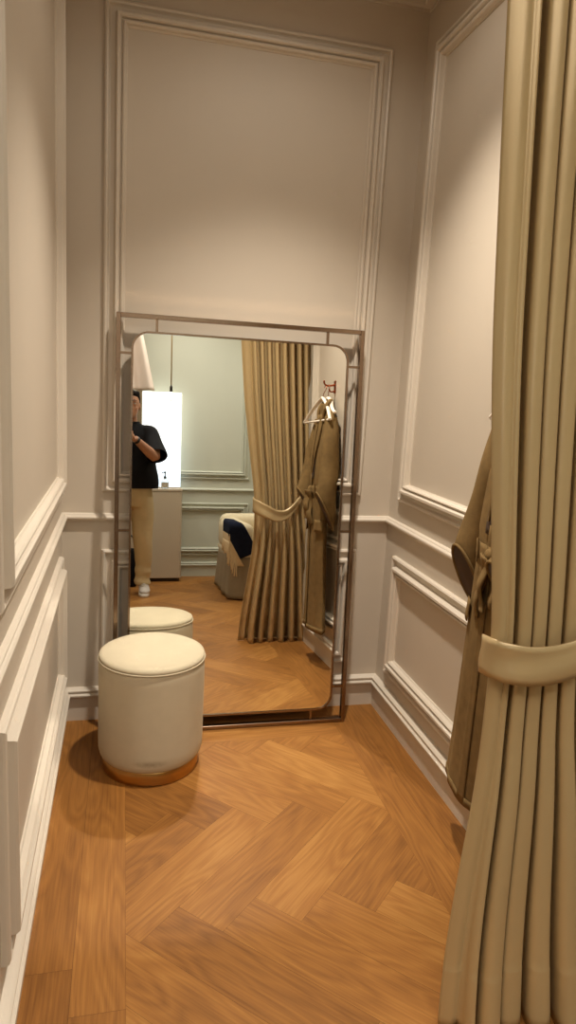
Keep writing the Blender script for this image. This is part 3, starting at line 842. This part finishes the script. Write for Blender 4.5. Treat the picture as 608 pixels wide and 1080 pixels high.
for s in (-1, 1):
    bm = bmesh.new()
    tube(bm, [Vector((hx+s*a, hy+b_, 1.698+c))-pv for a, b_, c in ((.013, .0925, -.002), (.030, .090, .004), (.050, .074, -.002))], [.0035, .0042, .0025], 10, 4)
    obj('eyebrow', bm, m_hair, pe, True)
# T-shirt
bm = bmesh.new()
def ripple(secs): return secs
loft(bm, [((.315, -3.455, .925), .238, .150), ((.315, -3.455, 1.0), .236, .148), ((.313, -3.445, 1.15), .222, .140), ((.31, -3.435, 1.30), .205, .128), ((.31, -3.43, 1.39), .192, .108), ((.31, -3.43, 1.445), .150, .085), ((.31, -3.425, 1.485), .078, .068)], 40, smooth=3)
for v in bm.verts: v.co.z += lift(v.co.z)
tube(bm, [SHR+Vector((-.07, -.01, .0)), SHR+Vector((-.005, .015, -.02)), SHR.lerp(ELR, .55)+Vector((.012, 0, -.012)), SHR.lerp(ELR, .93)+Vector((.012, 0, -.015))], [.066, .073, .082, .094], 24, 5)
tube(bm, [SHL+Vector((.07, 0, .0)), SHL+Vector((.005, 0, -.02)), SHL.lerp(ELL, .55)+Vector((-.008, 0, 0)), SHL.lerp(ELL, .9)+Vector((-.012, 0, 0))], [.066, .073, .078, .086], 24, 5)
for v in bm.verts: v.co -= pv
bm = remeshed(bm, .008, 6)
for v in bm.verts:
    v.co += v.normal*(.004*math.sin(24*v.co.z+9*v.co.x)+.003*math.sin(31*v.co.x-12*v.co.z))
def hemcut(co, no):
    # open the cloth along a plane: everything on the far side of it goes
    g_ = bm.verts[:]+bm.edges[:]+bm.faces[:]
    bmesh.ops.bisect_plane(bm, geom=g_, plane_co=co, plane_no=no, clear_outer=True)
hemcut(Vector((0, 0, .945)), Vector((0, 0, -1)))
for S_, E_l in ((SHR, ELR), (SHL, ELL)):
    d_ = (E_l-S_).normalized(); c_ = S_.lerp(E_l, .93)-pv
    near = [f for f in bm.faces if (f.calc_center_median()-c_).length < .15]
    gv = list({v for f in near for v in f.verts}); ge = list({e for f in near for e in f.edges})
    bmesh.ops.bisect_plane(bm, geom=gv+ge+near, plane_co=c_, plane_no=d_, clear_outer=False)
    kill = [f for f in bm.faces if (f.calc_center_median()-c_).dot(d_) > 1e-5 and (f.calc_center_median()-c_).length < .125]
    bmesh.ops.delete(bm, geom=kill, context='FACES')
bmesh.ops.delete(bm, geom=[v for v in bm.verts if not v.link_faces], context='VERTS')
bmesh.ops.recalc_face_normals(bm, faces=bm.faces)
bmesh.ops.solidify(bm, geom=bm.faces[:], thickness=.003)
obj('t_shirt', bm, m_black, pe, True)
bm = bmesh.new(); tube(bm, [Vector((.31+.066*math.cos(2*PI*k/40), -3.42+.060*math.sin(2*PI*k/40), 1.519-.006*math.sin(2*PI*k/40)))-pv for k in range(41)], .009, 10, cap=False)
obj('neck_rib', bm, m_black, pe, True)
# trousers
bm = bmesh.new()
loft(bm, [((.315, -3.46, .78), .175, .118), ((.315, -3.46, .86), .190, .128), ((.315, -3.46, .97), .185, .125)], 36)
for a in (((.41, -3.46, .86), (.418, -3.46, .70), (.425, -3.455, .48), (.428, -3.465, .28), (.428, -3.47, .15), (.428, -3.47, .085)), ((.22, -3.46, .86), (.212, -3.46, .70), (.208, -3.455, .48), (.203, -3.465, .28), (.203, -3.47, .15), (.203, -3.47, .085))):
    tube(bm, a, [.098, .098, .084, .073, .070, .068], 28, 5)
for v in bm.verts: v.co -= pv
bm = remeshed(bm, .008, 4)
for v in bm.verts:
    z = v.co.z; lo = max(0, (.34-z)/.3)
    v.co += v.normal*(.004*math.sin(14*z+17*v.co.x)+.008*lo*math.sin(62*z+11*v.co.x))
obj('trousers', bm, m_khaki, pe, True)
# watch
fd = (WRR-ELR).normalized(); wp = ELR.lerp(WRR, .90)
bm = bmesh.new()
aa = fd.cross(Vector((0, 0, 1))).normalized(); bb = aa.cross(fd).normalized()
loft(bm, [(wp-fd*.011-pv, .031, .031, aa, bb), (wp-fd*.009-pv, .033, .033, aa, bb), (wp+fd*.009-pv, .033, .033, aa, bb), (wp+fd*.011-pv, .031, .031, aa, bb)], 28)
wt = obj('wristwatch', bm, m_rubber, pe, True)
# shoes
for ax, nm in ((.436, 'shoe'), (.205, 'shoe')):
    bm = bmesh.new()
    fy = Vector((1, 0, 0)); fz = Vector((0, 0, 1))
    loft(bm, [((ax, -3.545, .062), .026, .034, fy, fz), ((ax, -3.52, .068), .038, .048, fy, fz), ((ax, -3.46, .070), .042, .052, fy, fz), ((ax+.004, -3.40, .056), .046, .038, fy, fz), ((ax+.006, -3.34, .047), .047, .028, fy, fz), ((ax+.004, -3.295, .042), .036, .022, fy, fz), ((ax+.004, -3.275, .038), .015, .012, fy, fz)], 24, smooth=3)
    for v in bm.verts: v.co -= pv
    sh = obj(nm, bm, m_shoe, pe, True)
    bm = bmesh.new(); P = []
    for k in range(40):
        a = 2*PI*k/40; yy = math.sin(a); P.append((ax+.003+(.047 if yy > 0 else .042)*math.copysign(abs(math.cos(a))**.75, math.cos(a)), -3.41+.142*math.copysign(abs(yy)**.85, yy)))
    rings = [[bm.verts.new(Vector((x, y, z))-pv) for x, y in P] for z in (.001, .014, .03)]
    for a_, b_ in zip(rings, rings[1:]):
        for k in range(40): bm.faces.new((a_[k], a_[(k+1) % 40], b_[(k+1) % 40], b_[k]))
    bm.faces.new(rings[0]); bm.faces.new(rings[-1]); obj('sole', bm, m_sole, sh, True)
    bm = bmesh.new()
    for k in range(4):
        y = -3.375-.02*k; z = .088+.009*k
        tube(bm, [Vector((ax-.022, y, z-.006))-pv, Vector((ax, y+.006, z+.006))-pv, Vector((ax+.022, y, z-.006))-pv], .0032, 8, 3)
    obj('laces', bm, m_sole, sh, True)
# phone
ph = empty('mobile_phone', Pc)
tag(ph, 'dark mobile phone held upright in the hand of the person in black', 'phone')
def phbox(x0, x1, y0, y1, z0, z1, r, n=6):
    P = []
    for cx, cz, a in ((x1-r, z1-r, 0), (x0+r, z1-r, 90), (x0+r, z0+r, 180), (x1-r, z0+r, 270)):
        for k in range(n+1):
            th = math.radians(a+90*k/n); P.append((cx+r*math.cos(th), cz+r*math.sin(th)))
    bm = bmesh.new()
    rings = [[bm.verts.new(rt*x+up*z+fw*y) for x, z in P] for y in (y0, y1)]
    for k in range(len(P)): bm.faces.new((rings[0][k], rings[0][(k+1) % len(P)], rings[1][(k+1) % len(P)], rings[1][k]))
    bm.faces.new(rings[0]); bm.faces.new(rings[1]); return bm
obj('case', phbox(-.036, .036, -.004, .004, -.074, .074, .010), m_phone, ph)
obj('screen', phbox(-.033, .033, -.0048, -.0041, -.071, .071, .008), mat('phone_screen', (30, 32, 36), rough=.1), ph)
obj('lens', phbox(.012, .030, .0041, .0056, .050, .068, .006), m_rubber, ph)

# ------------------------------------------------------------------ light
def spot(name, loc, energy, rgb, size=math.radians(110), blend=.6, rad=.04, target=None):
    l = bpy.data.lights.new(name, 'SPOT'); l.energy = energy; l.color = rgb; l.spot_size = size; l.spot_blend = blend; l.shadow_soft_size = rad
    o = bpy.data.objects.new(name, l); COL.objects.link(o); o.location = loc
    d = (Vector(target)-Vector(loc)) if target else Vector((0, 0, -1))
    o.rotation_euler = d.to_track_quat('-Z', 'Y').to_euler(); return o
WARM = (1., .90, .77)
spot('downlight', (.84, -.86, 3.06), 262, WARM, math.radians(94), 1., .05)
spot('downlight_spill', (.84, -.86, 3.06), 11, WARM, math.radians(166), .5, .05)
spot('shop_downlight', (.75, -2.45, 3.06), 13, WARM, math.radians(110), 1., .06)
for x, y, e in ((1.9, -3.4, 55), (-.4, -3.3, 55), (.9, -3.75, 52)):
    spot('shop_downlight', (x, y, 3.06), e, (1., .95, .87), math.radians(130), 1., .05)
def area(name, loc, sx, sy, energy, rgb):
    l = bpy.data.lights.new(name, 'AREA'); l.shape = 'RECTANGLE'; l.size = sx; l.size_y = sy; l.energy = energy; l.color = rgb
    o = bpy.data.objects.new(name, l); COL.objects.link(o); o.location = loc; return o
area('shop_fill_area', (.8, -3.3, 3.07), 2.4, 1.6, 36, (1., .92, .80))  # unseen soft lamp added as fill for the alcove walls and curtain
w = bpy.data.worlds.new('world'); S.world = w; w.use_nodes = True
w.node_tree.nodes['Background'].inputs[0].default_value = (1, .85, .7, 1); w.node_tree.nodes['Background'].inputs[1].default_value = .05

S.view_settings.view_transform = 'Standard'; S.view_settings.look = 'None'; S.view_settings.gamma = 1.; S.view_settings.use_curve_mapping = False
S.view_settings.exposure = 0.
cy = S.cycles
cy.max_bounces = 12; cy.diffuse_bounces = 6; cy.glossy_bounces = 6; cy.transmission_bounces = 8
cy.caustics_reflective = True; cy.blur_glossy = 0.; cy.use_guiding = True; cy.use_surface_guiding = True; cy.guiding_training_samples = 64
cy.use_denoising = True
cy.sample_clamp_indirect = 0
